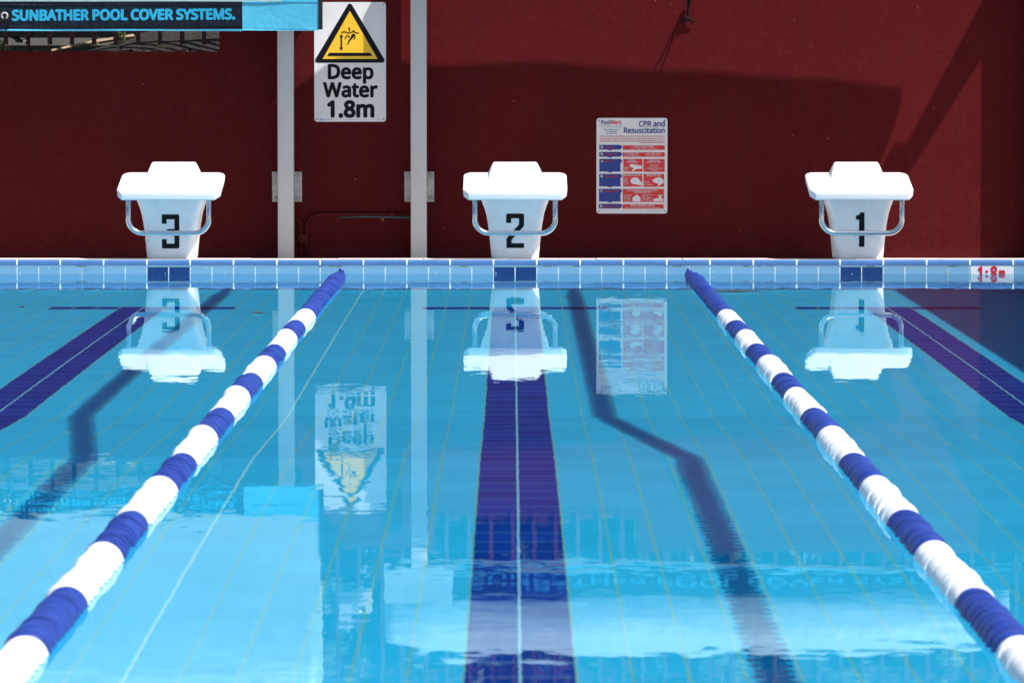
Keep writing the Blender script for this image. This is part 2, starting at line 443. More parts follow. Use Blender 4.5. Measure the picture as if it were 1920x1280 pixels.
bm = bmesh.new()
prof = [(0.0, DEEP), (YS0, DEEP), (YS1, SHAL), (YE, SHAL)]
for (y0, z0), (y1, z1) in zip(prof, prof[1:]):
    vs = [bm.verts.new(c) for c in ((XL, y1, z1), (XR, y1, z1), (XR, y0, z0), (XL, y0, z0))]
    bm.faces.new(vs)
bmesh.ops.remove_doubles(bm, verts=bm.verts, dist=1e-5)
pf = tagit(obj('pool_floor', bm, M['floor']), kind='structure'); pf.cycles.is_caustics_receiver = True

def pool_wall(name, label, a, b_, inward):
    """upright tiled wall from plan point a to b_, with a bullnose rim and paved coping"""
    r = thing(name, label, 'pool wall', ((a[0] + b_[0]) / 2, (a[1] + b_[1]) / 2, DEEP))
    a = Vector((*a, 0)); b_ = Vector((*b_, 0)); n = Vector((*inward, 0))
    bm = bmesh.new()
    vs = [bm.verts.new(c) for c in (a + Vector((0, 0, DEEP)), b_ + Vector((0, 0, DEEP)), b_ + Vector((0, 0, 0.0505)), a + Vector((0, 0, 0.0505)))]
    bm.faces.new(vs)
    o = obj('tile_face', bm, M['wall_tiles'], r, world=True); o.cycles.is_caustics_receiver = True
    bm = bmesh.new()
    sec = []
    for i in range(7):                                            # quarter-round nose
        t = R(90 * i / 6); sec.append((0.004 - 0.016 * (1 - math.cos(t)), ZD - 0.016 + 0.016 * math.sin(t)))
    sec = [(0.0, 0.0505), (0.004, 0.0525)] + sec + [(-0.03, ZD)]
    loft(bm, [[pt + n * d + Vector((0, 0, zz)) for d, zz in sec] for pt in (a, b_)], cap=False)
    autosmooth(obj('rim', bm, M['rim'], r, world=True))
    return r
endw = pool_wall('pool_wall', 'blue tiled end wall of the pool below the starting blocks', (XL, 0), (XR, 0), (0, -1))
pool_wall('pool_wall', 'side wall of the pool at the right, past lane 1', (XR, 0), (XR, YE), (-1, 0))
pool_wall('pool_wall', 'side wall of the pool far out at the left', (XL, YE), (XL, 0), (1, 0))
pool_wall('pool_wall', 'near end wall of the pool under the viewer', (XR, YE), (XL, YE), (0, 1))

# depth marker tile
mk = obj('depth_marker', (lambda b: (plate(b, [(2.629, -0.07), (2.871, -0.07), (2.871, 0.0455), (2.629, 0.0455)], -0.003, 0.0025), b)[1])(bmesh.new()), M['sign_white'], endw, world=True)
mk['label'] = 'white depth marker tile with red figures'
bm = bmesh.new()
text(bm, '1', 2.670, -0.028, 0.070, -0.0045, bold=0.03, width=0.026)
text(bm, '8', 2.742, -0.028, 0.070, -0.0045, bold=0.03, width=0.042)
bmesh.ops.create_circle(bm, cap_ends=True, radius=0.0085, segments=16, matrix=Matrix.Translation((2.722, -0.0045, 0.0145)) @ Matrix.Rotation(R(90), 4, 'X'))
text(bm, 'm', 2.792, -0.020, 0.053, -0.0045, bold=0.03, width=0.036)
lt = obj('depth_figure', bm, mat('marker_red', (0.50, 0.012, 0.03), 0.35), None)
lt.parent = mk; lt.location = -Vector(endw.location)

# deck: flat coping along the edge, falling gently to the wall behind
def fall(y): return ZD if y <= 0.24 else ZD - 0.045 * (y - 0.24)
X0, X1, Y0, Y1 = -14.0, 14.0, -36.0, WY + 0.1
bm = bmesh.new()
def quad(x0, x1, y0, y1):
    vs = [bm.verts.new(c) for c in ((x0, y0, fall(y0)), (x1, y0, fall(y0)), (x1, y1, fall(y1)), (x0, y1, fall(y1)))]
    bm.faces.new(vs)
quad(X0, X1, 0.24, Y1)
quad(X0, XL - 0.03, YE - 0.03, 0.24); quad(XR + 0.03, X1, YE - 0.03, 0.24)
quad(X0, X1, Y0, YE - 0.03)
tagit(obj('pool_deck', bm, M['concrete']), kind='structure')
bm = bmesh.new()
x = XL - 0.03
random.seed(3)
while x < XR + 0.03 - 1e-4:                                          # coping pavers
    x2 = min(x + 0.5, XR + 0.03)
    dz = random.uniform(-0.002, 0.0015)
    box(bm, x + 0.003, x2 - 0.003, 0.031, 0.2405, ZD - 0.05, ZD + 0.001 + dz)
    x = x2
obj('coping', bm, M['coping'], endw, world=True)

# ground round about
bm = bmesh.new()
G = 400
for x0, x1, y0, y1 in ((-G, G, Y1 + 0.0, G), (-G, G, -G, Y0), (-G, X0, Y0, Y1), (X1, G, Y0, Y1)):
    sheet(bm, x0, x1, y0, y1, -0.12)
tagit(obj('ground', bm, M['earth']), kind='structure')

# ------------------------------------------------------------------ the red wall
SC = FPX / (WY - CAM.y)                                             # pixels per metre on the wall
wall = thing('red_wall', 'dark red rendered wall standing across the far end of the pool', 'wall', (0, WY + 0.1, -0.1))
zl, zm, zs = PZ(97, WY), PZ(-80, WY), PZ(-4, WY)
xa, xb, xc = PX(412, WY), PX(815, WY), PX(1195, WY)
bm = bmesh.new()
plate(bm, [(-14, -0.2), (14, -0.2), (14, zm), (xc, zm), (xc, zs), (xb, zs), (xb, zm), (xa, zm), (xa, zl), (-14, zl)], WY, 0.20)
obj('wall_face', bm, M['red_render'], wall, world=True)
bm = bmesh.new(); xp = PX(1927, WY)
box(bm, xp, xp + 0.35, WY - 0.19, WY - 0.002, -0.12, PZ(-255, WY), 0.006)
obj('pier', bm, M['red_render'], wall, world=True)

# ------------------------------------------------------------------ steel posts
def post(px0, px1, ytop, label):
    x0, x1 = PX(px0, WY - 0.2), PX(px1, WY - 0.2)
    c = (x0 + x1) / 2
    r = thing('steel_post', label, 'post', (c, WY - 0.15, fall(WY - 0.15)), 'white square posts bolted to the red wall')
    bm = bmesh.new(); box(bm, x0, x1, WY - 0.20, WY - 0.10, fall(WY - 0.15), PZ(ytop, WY - 0.15), 0.006)
    autosmooth(obj('shaft', bm, M['post_white'], r, world=True))
    z0, z1 = PZ(378.5, WY - 0.01), PZ(322, WY - 0.01)
    bm = bmesh.new(); box(bm, c - 0.094, c + 0.094, WY - 0.012, WY - 0.001, z0, z1, 0.002)
    bp = obj('bracket_plate', bm, M['galv'], r, world=True)
    for sx in (-1, 1):
        bm = bmesh.new(); box(bm, c + sx * 0.044 - 0.004, c + sx * 0.044 + 0.004, WY - 0.0995, WY - 0.0125, z0 + 0.03, z1 - 0.03)
        obj('web', bm, M['galv'], r, world=True).parent = bp
        for zz in (z0 + 0.022, z1 - 0.022):
            bm = bmesh.new()
            bmesh.ops.create_cone(bm, cap_ends=True, segments=6, radius1=0.0135, radius2=0.011, depth=0.014,
                                  matrix=Matrix.Translation((c + sx * 0.074, WY - 0.018, zz)) @ Matrix.Rotation(R(90), 4, 'X'))
            obj('bolt', bm, M['bolt'], r, world=True).parent = bp
    return r
post(520.5, 550.5, -28, 'white square post left of the yellow warning sign')
post(770, 800, -140, 'white square post right of the yellow warning sign')

# ------------------------------------------------------------------ conduit on the wall
YP = WY - 0.022
cdt = thing('conduit', 'red painted pipe bent down the wall between the white posts', 'pipe', (PX(572, WY), WY, 0))
def arc(cx, cz, r, a0, a1, n=8): return [(cx + r * math.cos(R(a0 + (a1 - a0) * i / n)), YP, cz + r * math.sin(R(a0 + (a1 - a0) * i / n))) for i in range(n + 1)]
zh = PZ(402, YP); xv = PX(575, YP); rad = 24 / SC
bm = bmesh.new()
tube(bm, [(PX(772, YP), YP, zh)] + arc(xv + rad, zh - rad, rad, 90, 180) + [(xv, YP, fall(YP))], 0.0105, 12)
obj('long_pipe', bm, M['pipe_red'], cdt, True, True)
xv2 = PX(563.5, YP); zb = PZ(410, YP); r2 = 14 / SC
bm = bmesh.new()
tube(bm, [(PX(544, YP), YP, zb)] + arc(xv2 - r2, zb - r2, r2, 90, 0) + [(xv2, YP, fall(YP))], 0.0085, 12)
obj('short_pipe', bm, M['pipe_red'], cdt, True, True)
bm = bmesh.new()
bmesh.ops.create_cone(bm, cap_ends=True, segments=28, radius1=0.032, radius2=0.032, depth=0.034, matrix=Matrix.Translation((PX(567.5, YP), YP - 0.004, PZ(447, YP))) @ Matrix.Rotation(R(90), 4, 'X'))
bmesh.ops.bevel(bm, geom=[e for e in bm.edges if e.calc_face_angle(0) > 1], offset=0.003, segments=2, affect='EDGES')
autosmooth(obj('junction_box', bm, M['pipe_red'], cdt, world=True))
for px in (607, 660, 735):
    bm = bmesh.new(); box(bm, PX(px, YP) - 0.008, PX(px, YP) + 0.008, YP - 0.013, YP + 0.0215, zh - 0.016, zh + 0.0125, 0.002)
    obj('saddle', bm, M['pipe_red'], cdt, world=True)
bm = bmesh.new()
tube(bm, [(PX(632, YP), WY - 0.006, PZ(408, YP)), (PX(680, YP), WY - 0.006, PZ(406.4, YP)), (PX(730, YP), WY - 0.007, PZ(407, YP)), (PX(771, YP), WY - 0.007, PZ(408, YP))], [0.002, 0.0055, 0.006, 0.007], 8)
obj('cable', bm, M['teal'], cdt, True, True)
bm = bmesh.new()
tube(bm, [(PX(712, YP), WY - 0.008, PZ(408, YP)), (PX(716, YP), WY - 0.02, PZ(409, YP)), (PX(719, YP), WY - 0.024, PZ(414, YP))], [0.004, 0.008, 0.006], 8)
obj('clip', bm, M['rust'], cdt, True, True)

# ------------------------------------------------------------------ deep water sign
YS = WY - 0.004
def sign_base(name, label, px, m, screws=True):
    x0, y0, x1, y1 = px
    a, b_ = P(x0, y1, YS), P(x1, y0, YS)
    r = thing(name, label, 'sign', ((a.x + b_.x) / 2, WY, a.z))
    bm = bmesh.new(); plate(bm, rrect(a.x, b_.x, a.z, b_.z, 0.018), YS, 0.0035)
    pn = obj('panel', bm, m, r, world=True)
    for sx in (a.x + 0.016, b_.x - 0.016):
        for sz in (a.z + 0.016, b_.z - 0.016):
            bm = bmesh.new()
            bmesh.ops.create_cone(bm, cap_ends=True, segments=10, radius1=0.0055, radius2=0.0035, depth=0.004, matrix=Matrix.Translation((sx, YS - 0.002, sz)) @ Matrix.Rotation(R(90), 4, 'X'))
            obj('screw', bm, M['bolt'], r, world=True).parent = pn
    return r
ds = sign_base('warning_sign', 'white sign reading Deep Water 1.8m under a yellow triangle', (589.5, 4.5, 723.5, 228.5), M['sign_white'])
def rp(pts, y, t=0.0012):
    bm = bmesh.new(); plate(bm, [(P(a, b_, y).x, P(a, b_, y).z) for a, b_ in pts], y, t); return bm
def rounded(pts, r, n=6):
    out = []
    k = len(pts)
    for i in range(k):
        p0, p1, p2 = Vector(pts[i - 1]), Vector(pts[i]), Vector(pts[(i + 1) % k])
        d0, d2 = (p0 - p1).normalized(), (p2 - p1).normalized()
        half = d0.angle(d2) / 2; t = r / math.tan(half)
        s, e = p1 + d0 * t, p1 + d2 * t
        c = p1 + (d0 + d2).normalized() * (r / math.sin(half))
        a0 = math.atan2(s.y - c.y, s.x - c.x); a1 = math.atan2(e.y - c.y, e.x - c.x)
        da = (a1 - a0 + math.pi) % (2 * math.pi) - math.pi
        for j in range(n + 1): out.append((c.x + r * math.cos(a0 + da * j / n), c.y + r * math.sin(a0 + da * j / n)))
    return out
obj('triangle_border', rp(rounded([(656, 3), (587.5, 118), (724.5, 118)], 4.5), YS - 0.0015), M['sign_black'], ds, world=True)
obj('triangle', rp([(656, 21), (605, 111), (708, 111)], YS - 0.003), M['sign_yellow'], ds, world=True)
yg = YS - 0.0045
def stroke(pts, w):
    """thick polyline in photo pixels as a polygon"""
    L, Rr = [], []
    for i, p in enumerate(pts):
        a = Vector(pts[max(i - 1, 0)]); c = Vector(pts[min(i + 1, len(pts) - 1)])
        d = (c - a).normalized(); nn = Vector((-d.y, d.x)) * w / 2
        L.append((p[0] + nn.x, p[1] + nn.y)); Rr.append((p[0] - nn.x, p[1] - nn.y))
    return L + Rr[::-1]
bm = bmesh.new()
def addp(pts): plate(bm, [(P(a, b_, yg).x, P(a, b_, yg).z) for a, b_ in pts], yg, 0.001)
addp([(617, 99.5), (694, 99.5), (698.5, 105.5), (613.5, 105.5)])
addp([(640, 64.5), (643.5, 69.5), (641.4, 69.5), (641.4, 89.5), (643.5, 89.5), (640, 95.5), (636.5, 89.5), (638.6, 89.5), (638.6, 69.5), (636.5, 69.5)])
wave = [(640 + 33 * t, 61.2 + 1.3 * math.sin(t * 4 * math.pi + 2.6)) for t in [i / 16 for i in range(17)]]
addp(stroke(wave, 1.8))
addp(stroke([(654.6, 51.5), (655.6, 59)], 2.2))
addp([(660, 58.6), (662.5, 57), (665.5, 58.6)])
addp([(657.5, 71), (659, 66), (662, 63.5), (664.5, 64.5), (664, 69), (660.5, 73), (656, 77.5), (653.2, 76.5)])
addp(stroke([(664.0, 64.6), (665.8, 68.5), (664.2, 74.4)], 2.0))
addp(stroke([(655.5, 75.6), (653.8, 78.5), (652.2, 84)], 2.2))
addp(stroke([(656.2, 70.5), (651.2, 67), (646.8, 73)], 2.2))
obj('pictogram', bm, M['sign_black'], ds, world=True)
yl = YS - 0.0012
def dtext(b_, s, x0, x1, ybase, ycap, bold, m=None):
    p0 = P(x0, ybase, yl); p1 = P(x1, ycap, yl)
    text(b_, s, p0.x, p0.z, p1.z - p0.z, yl, bold=bold, width=p1.x - p0.x)
def dt(name, m, *a_):
    bm = bmesh.new(); dtext(bm, *a_); obj(name, bm, m, ds, world=True)
dt('lettering', M['sign_black'], 'Deep', 614.5, 700.5, 147.5, 122, 0.031); dt('lettering', M['sign_black'], 'Water', 605.5, 708.5, 181.5, 156, 0.031)
dt('lettering', M['sign_black'], '1.8m', 613, 702, 219, 190.5, 0.036)
dt('maker_mark', M['logo_blue'], 'ICI', 599.5, 605.5, 226, 222.6, 0.03); dt('maker_mark', M['logo_blue'], 'Signs Plus', 607, 625, 225.6, 222.8, 0.0)
dt('small_print', M['sign_grey'], 'www.signs.com.au', 647, 667, 225.6, 223.8, 0.0); dt('small_print', M['sign_grey'], 'W-53', 708, 715, 225.6, 223.8, 0.0)

# ------------------------------------------------------------------ CPR sign
cs = sign_base('instruction_sign', 'white CPR and resuscitation chart in red and blue on red wall', (1118.3, 221.5, 1251.5, 400.5), M['sign_white'])
def C(u, v): return (1100 + u / 6.4, 210 + v / 6.4)                 # measured on a 6.4x enlargement
y1, y2, y3 = YS - 0.0015, YS - 0.003, YS - 0.0042
def cp(b_, pts, y): plate(b_, [((lambda q: (q.x, q.z))(P(*C(u, v), y))) for u, v in pts], y, 0.001)
def ct(b_, s, u0, u1, vb, vc, bold=0.01, y=None):
    y = y1 if y is None else y
    p0 = P(*C(u0, vb), y); p1 = P(*C(u1, vc), y)
    text(b_, s, p0.x, p0.z, p1.z - p0.z, y, bold=bold, width=p1.x - p0.x)
def part(name, m, fn, *args):
    bm = bmesh.new(); fn(bm, *args)
    return obj(name, bm, m, cs, world=True)
def tx(name, m, s, u0, u1, vb, vc, bold=0.012, y=None): part(name, m, ct, s, u0, u1, vb, vc, bold, y)
B_, R_, G_, W_, D_ = M['sign_blue'], M['sign_red'], M['sign_grey'], M['sign_white'], M['sign_dimred']
tx('title', B_, 'CPR and', 626, 938, 176, 112, 0.020); tx('title', B_, 'Resuscitation', 446, 938, 254, 192, 0.020)
tx('maker_name', B_, 'Pool', 174, 284, 152, 100, 0.015); tx('maker_name', R_, 'Werx', 288, 418, 152, 100, 0.015)
tx('address_line', B_, 'www.poolwerx.com', 204, 390, 218, 206); tx('address_line', B_, 'Ph. 1800 245 869', 232, 362, 243, 231); tx('address_line', B_, 'Fax 1800 245 878', 232, 362, 264, 252)
for i, (s_, u0) in enumerate((('Young children should be supervised when using the swimming pool.', 160), ('Pool gates should be self latching & must be kept closed at all times.', 160),
                             ('Keep articles, objects and structures at least 900 millimetres clear of', 160), ('the pool fence at all times.', 640))):
    tx('warning_line', R_, s_, u0, 938, (300, 330, 358, 377)[i], (284, 314, 342, 363)[i])
tx('tagline', G_, 'The Healthy Pool People', 176, 416, 186, 168, 0.0)
tx('footnote', G_, 'Not to substitute training in CPR', 720, 905, 1194, 1182, 0.0)
W2 = YS - 0.0027
rows = [(396, 452, 'D', 'ANGER', 152, 328), (480, 538, 'R', 'ESPONSE', 152, 362), (564, 716, 'A', 'IRWAYS', 152, 340), (744, 894, 'B', 'REATHING', 150, 376), (922, 1076, 'C', 'OMPRESSION', 148, 384), (1102, 1158, 'D', 'EFIBRILLATION', 146, 384)]
for i, (v0, v1, a, s_, u0, ue) in enumerate(rows):
    tab = [(u0, v0), (406, v0), (430, v0 + 27), (406, v0 + 52), (406, v1)] + ([(316, v1), (280, v1 + 14), (244, v1)] if i < 5 else []) + [(u0, v1)]
    part('step_panel', B_, cp, tab, y1)
    tx('step_initial', W_, a, u0 + 18, u0 + 42, v0 + 40, v0 + 12, 0.025, W2)
    tx('step_word', D_, s_, u0 + 46, ue, v0 + 40, v0 + 18, 0.03, W2)
for u0, v0, u1, v1 in ((434, 402, 938, 456), (434, 486, 938, 540), (440, 564, 670, 716), (682, 566, 936, 720), (438, 744, 666, 896), (682, 746, 930, 900), (434, 924, 928, 1080), (432, 1108, 924, 1162)):
    part('action_panel', R_, cp, [(u0, v0), (u1, v0), (u1, v1), (u0, v1)], y1)
def wt(s_, u0, u1, vb, h): tx('action_text', W_, s_, u0, u1, vb, vb - h, 0.02, W2)
wt('CHECK FOR DANGER', 556, 806, 424, 16); wt('TO YOU   TO BYSTANDERS   TO CASUALTY', 526, 840, 444, 10)
wt("WHAT'S YOUR NAME?", 448, 632, 500, 11); wt('SQUEEZE THE', 490, 590, 514, 9); wt("CASUALTY'S SHOULDERS", 448, 632, 530, 9)
wt('CALL FOR HELP', 708, 890, 508, 15); wt('IF NO RESPONSE CALL 000', 706, 890, 526, 8)
wt('CHECK', 500, 582, 588, 15); wt('AND CLEAR', 474, 612, 608, 15); wt('CHECK FOR', 740, 876, 590, 14); wt("'SIGNS OF LIFE'", 716, 900, 610, 14)
wt('UNRESPONSIVE', 750, 862, 644, 9); wt('UNCONSCIOUS', 750, 862, 664, 9); wt('NOT BREATHING NORMALLY', 700, 908, 684, 9); wt('NOT MOVING', 756, 856, 704, 9)
wt('NO SIGNS OF LIFE', 444, 650, 768, 16); wt('SIGNS OF LIFE', 718, 888, 770, 16)
for i, (s_, ue) in enumerate((('OPEN MOUTH', 520), ('CLEAR ANY', 508), ('OBJECTS', 500), ('TILT HEAD', 514))): wt(s_, 446, ue, 664 + i * 13, 7)
for i, (s_, ue) in enumerate((('GIVE TWO', 490), ('BREATHS', 486), ('OVER TWO', 496), ('SECONDS', 490), ('THEN CHECK', 506), ('AGAIN', 480))): wt(s_, 444, ue, 800 + i * 15, 8)
for i, (s_, ue) in enumerate((('RECOVERY', 760), ('POSITION', 756), ('CHECK BREATHING', 800))): wt(s_, 688, ue, 844 + i * 17, 8)
wt('NO IMMEDIATE SIGNS OF LIFE', 484, 850, 950, 15); wt('COMMENCE CPR', 562, 770, 972, 15)
for i, (s_, ue) in enumerate((('PLACE HANDS ON', 536), ('CENTRE OF CHEST', 530), ('PRESS DOWN', 520), ('ONE THIRD OF', 526), ('CHEST DEPTH', 530))): wt(s_, 444, ue, 1000 + i * 16, 8)
for i, (s_, ue) in enumerate((('30 COMPRESSIONS THEN', 800), ('2 BREATHS', 740), ('ALMOST 2 COMPRESSIONS', 796), ('PER SECOND', 750), ('UNTIL HELP ARRIVES', 786))): wt(s_, 658, ue, 1000 + i * 16, 8)
wt('EARLY DEFIBRILLATION', 530, 812, 1132, 17); wt('ATTACH A DEFIBRILLATOR AS SOON AS ONE IS AVAILABLE', 462, 880, 1156, 9)
for pts in ([(516, 632), (548, 624), (584, 636), (612, 622), (600, 642), (640, 640), (668, 652), (668, 678), (620, 684), (584, 690), (552, 712), (540, 704), (566, 676), (536, 664), (518, 650)],
            [(524, 820), (540, 796), (580, 784), (616, 794), (636, 818), (664, 850), (664, 884), (610, 872), (560, 866), (534, 852)],
            [(786, 818), (820, 796), (870, 782), (904, 800), (926, 826), (926, 846), (896, 866), (864, 892), (850, 884), (868, 864), (824, 852), (800, 838)],
            [(550, 1074), (550, 1030), (566, 1012), (590, 1004), (592, 992), (606, 992), (608, 1004), (630, 1012), (646, 1030), (646, 1074)],
            [(798, 1050), (830, 1036), (868, 1034), (856, 994), (876, 994), (882, 1016), (892, 992), (908, 994), (892, 1038), (920, 1046), (920, 1070), (860, 1072), (810, 1072), (798, 1062)]):
    part('illustration', W_, cp, pts, W2)

# ------------------------------------------------------------------ starting blocks
num_sh = {
 '3': (160, 313, [(8, 0), (150, 0), (160, 10), (160, 150), (150, 158), (160, 166), (160, 303), (150, 313), (10, 313), (0, 303), (0, 227), (44, 227), (44, 268), (116, 268), (116, 178), (48, 178), (48, 138), (116, 138), (116, 44), (44, 44), (44, 85), (0, 85), (0, 8)], 4.92),
 '2': (153, 293, [(3, 0), (153, 0), (153, 40), (46, 40), (46, 68), (153, 188), (153, 283), (143, 293), (10, 293), (0, 283), (0, 213), (43, 213), (43, 253), (110, 253), (110, 200), (3, 80)], 4.57),
 '1': (73, 292, [(27, 0), (73, 0), (73, 292), (36, 292), (27, 272), (0, 266), (0, 232), (27, 232)], 4.57)}
PF = 0.15                                                        # front face of the pedestal
def make_block():
    r = thing('starting_block', 'white starting block', 'starting block', (0, 0.3, ZD))
    # pedestal: flared rounded column
    bm = bmesh.new()
    zt = 0.425
    levels = [(0.074, 0.130), (0.083, 0.137), (0.11, 0.139), (0.17, 0.145), (0.24, 0.152), (0.29, 0.159), (0.34, 0.168), (0.38, 0.180), (0.41, 0.192), (0.45, 0.206), (0.49, 0.214)]
    loops = []
    for z, hw in levels:
        c = 0.045 if z > 0.08 else 0.04
        back = 0.52
        pts = rrect(-hw, hw, PF, back, c, 6)
        loops.append([(a, b_, z + max(0, (b_ - PF)) * (0.20 if z > 0.43 else 0)) for a, b_ in pts])
    loft(bm, loops)
    autosmooth(obj('pedestal', bm, M['white_plastic'], r, world=True), 50)
    # sloping platform
    out = [(-0.274, -0.015), (0.274, -0.015), (0.302, 0.075), (0.302, 0.43), (0.292, 0.475), (0.262, 0.505), (-0.262, 0.505), (-0.292, 0.475), (-0.302, 0.43), (-0.302, 0.075)]
    bm = bmesh.new()
    lo = [bm.verts.new((a * 0.985, b_ + (0.004 if b_ < 0.1 else 0), 0)) for a, b_ in out]; hi = [bm.verts.new((a, b_, 0.046)) for a, b_ in out]
    bm.faces.new(hi); bm.faces.new(lo[::-1])
    for i in range(len(out)): bm.faces.new((lo[i], lo[(i + 1) % len(out)], hi[(i + 1) % len(out)], hi[i]))
    bmesh.ops.bevel(bm, geom=[e for e in bm.edges], offset=0.007, segments=3, affect='EDGES', profile=0.6)
    for v in bm.verts: v.co.z += 0.424 + (v.co.y + 0.015) * 0.205
    autosmooth(obj('platform', bm, M['white_grip'], r, world=True), 40)
    # raised kick board at the back
    bm = bmesh.new()
    def zz(y): return 0.470 + (y + 0.015) * 0.205
    secs = []
    for t, hw, yf, yb in ((-0.012, 0.160, 0.330, 0.497), (0.0, 0.158, 0.335, 0.495), (0.035, 0.143, 0.385, 0.490), (0.068, 0.130, 0.430, 0.484), (0.075, 0.124, 0.438, 0.478)):
        secs.append([(a, b_, zz(b_) * 0 + zz(0.42) + t + (b_ - 0.42) * 0.205 * (1 if t < 0.05 else 0.3)) for a, b_ in rrect(-hw, hw, yf, yb, 0.012, 3)])
    loft(bm, secs)
    autosmooth(obj('kick_board', bm, M['white_grip'], r, world=True), 40)
    # bent tube grab bar
    bm = bmesh.new(); hx, zb_, rad = 0.233, 0.235, 0.082; yb = 0.035
    def rc(cx, a0, a1): return [(cx + rad * math.cos(R(a0 + (a1 - a0) * i / 10)), yb, zb_ + rad + rad * math.sin(R(a0 + (a1 - a0) * i / 10))) for i in range(11)]
    tube(bm, [(-hx, yb, 0.432)] + rc(-hx + rad, 180, 270) + rc(hx - rad, 270, 360) + [(hx, yb, 0.432)], 0.0148, 16)
    obj('grab_bar', bm, M['steel'], r, True, True)
    return r
def number(r, d, xc, pxy):
    w, h, pts, k = num_sh[d]
    s = 1 / (k * 322)
    bm = bmesh.new(); zt = PZ(pxy, PF)
    plate(bm, [(xc + (a - w / 2) * s, zt - (h - b_) * s) for a, b_ in pts], PF - 0.0022, 0.0018)
    o = obj('number', bm, M['number_black'], r); o.location = (-r_orig[0], -r_orig[1], -r_orig[2]); return o
r_orig = (0, 0.3, ZD)
b2 = make_block()
g = 'starting blocks at the end of the pool'
b3, b1 = copy_tree(b2), copy_tree(b2)
b3.location.x = -2.0; b1.location.x = 2.0
b3.rotation_euler.z = R(-0.4); b1.rotation_euler.z = R(0.5)
tagit(b2, 'white starting block with a black number 2', 'starting block', g)
tagit(b3, 'white starting block with a black number 3', 'starting block', g)
tagit(b1, 'white starting block with a black number 1', 'starting block', g)
number(b2, '2', 0.0, 400.5); number(b3, '3', 0.003, 402.0); number(b1, '1', 0.0, 398.5)

# ------------------------------------------------------------------ lane ropes
FZ = -0.008                                    # the floats ride half out of the water
def float_section(y0, length, seed):
    rnd = random.Random(seed)
    bm = bmesh.new()
    n = max(1, round(length / 0.092)); pitch = length / n
    for i in range(n):
        yc = y0 - (i + 0.5) * pitch
        rr = 0.0498 * rnd.uniform(0.94, 1.04) * min(1.0, 0.50 + 0.5 * (-yc - 0.1) / 0.9)      # smaller floats next to the wall
        tilt = Matrix.Rotation(R(rnd.gauss(0, 6)), 3, 'X') @ Matrix.Rotation(R(rnd.gauss(0, 6)), 3, 'Z')
        off = Vector((rnd.gauss(0, 0.0014), 0, rnd.gauss(0, 0.0014)))
        seg = 30; L = pitch * 0.5
        rings = []
        for t, q in ((-0.98, 0.45), (-0.98, 0.55), (-0.76, 0.55), (-0.74, 0.90), (-0.62, 0.975), (-0.1, 1.0), (0.46, 0.975), (0.60, 0.90), (0.62, 0.55), (0.98, 0.55), (0.98, 0.45)):
            rings.append([off + Vector((0, yc, FZ)) + tilt @ Vector((rr * q * math.cos(2 * math.pi * k / seg), -t * L, rr * q * math.sin(2 * math.pi * k / seg))) for k in range(seg)])
        loft(bm, rings)
    bmesh.ops.bisect_plane(bm, geom=bm.verts[:] + bm.edges[:] + bm.faces[:], plane_co=(0, 0, -0.003), plane_no=(0, 0, 1), clear_inner=True)
    return bm
def lane_rope(X, label):
    r = thing('lane_rope', label, 'lane rope', (X, 0, 0.005), 'lane ropes floating on the water')
    bm = bmesh.new(); tube(bm, [(0, -0.001, 0.016), (0, -0.12, 0.006), (0, -24.9, 0.006)], 0.005, 8)
    obj('cable', bm, M['steel'], r, True)
    bm = bmesh.new(); tube(bm, [(0, -0.02, 0.016), (0, -0.10, 0.018)], [0.010, 0.016], 12)
    obj('end_clip', bm, M['rope_blue'], r, True)
    y = -0.10; seed = int(X * 10) + 50; white = False
    spans = [(0.98, False)] * 5
    while y - sum(s for s, _ in spans) > -24.4:
        spans.append((1.03, True) if not spans[-1][1] else (0.89, False))
    for s, wht in spans:
        seed += 1
        o = obj('float_section', float_section(y, s, seed), M['rope_white' if wht else 'rope_blue'], r)
        o['label'] = 'white floats' if wht else 'blue floats'
        autosmooth(o, 30)
        y -= s
    return r
lane_rope(-1.0, 'blue and white lane rope between the number 3 and number 2 blocks')
lane_rope(1.0, 'blue and white lane rope between the number 2 and number 1 blocks')

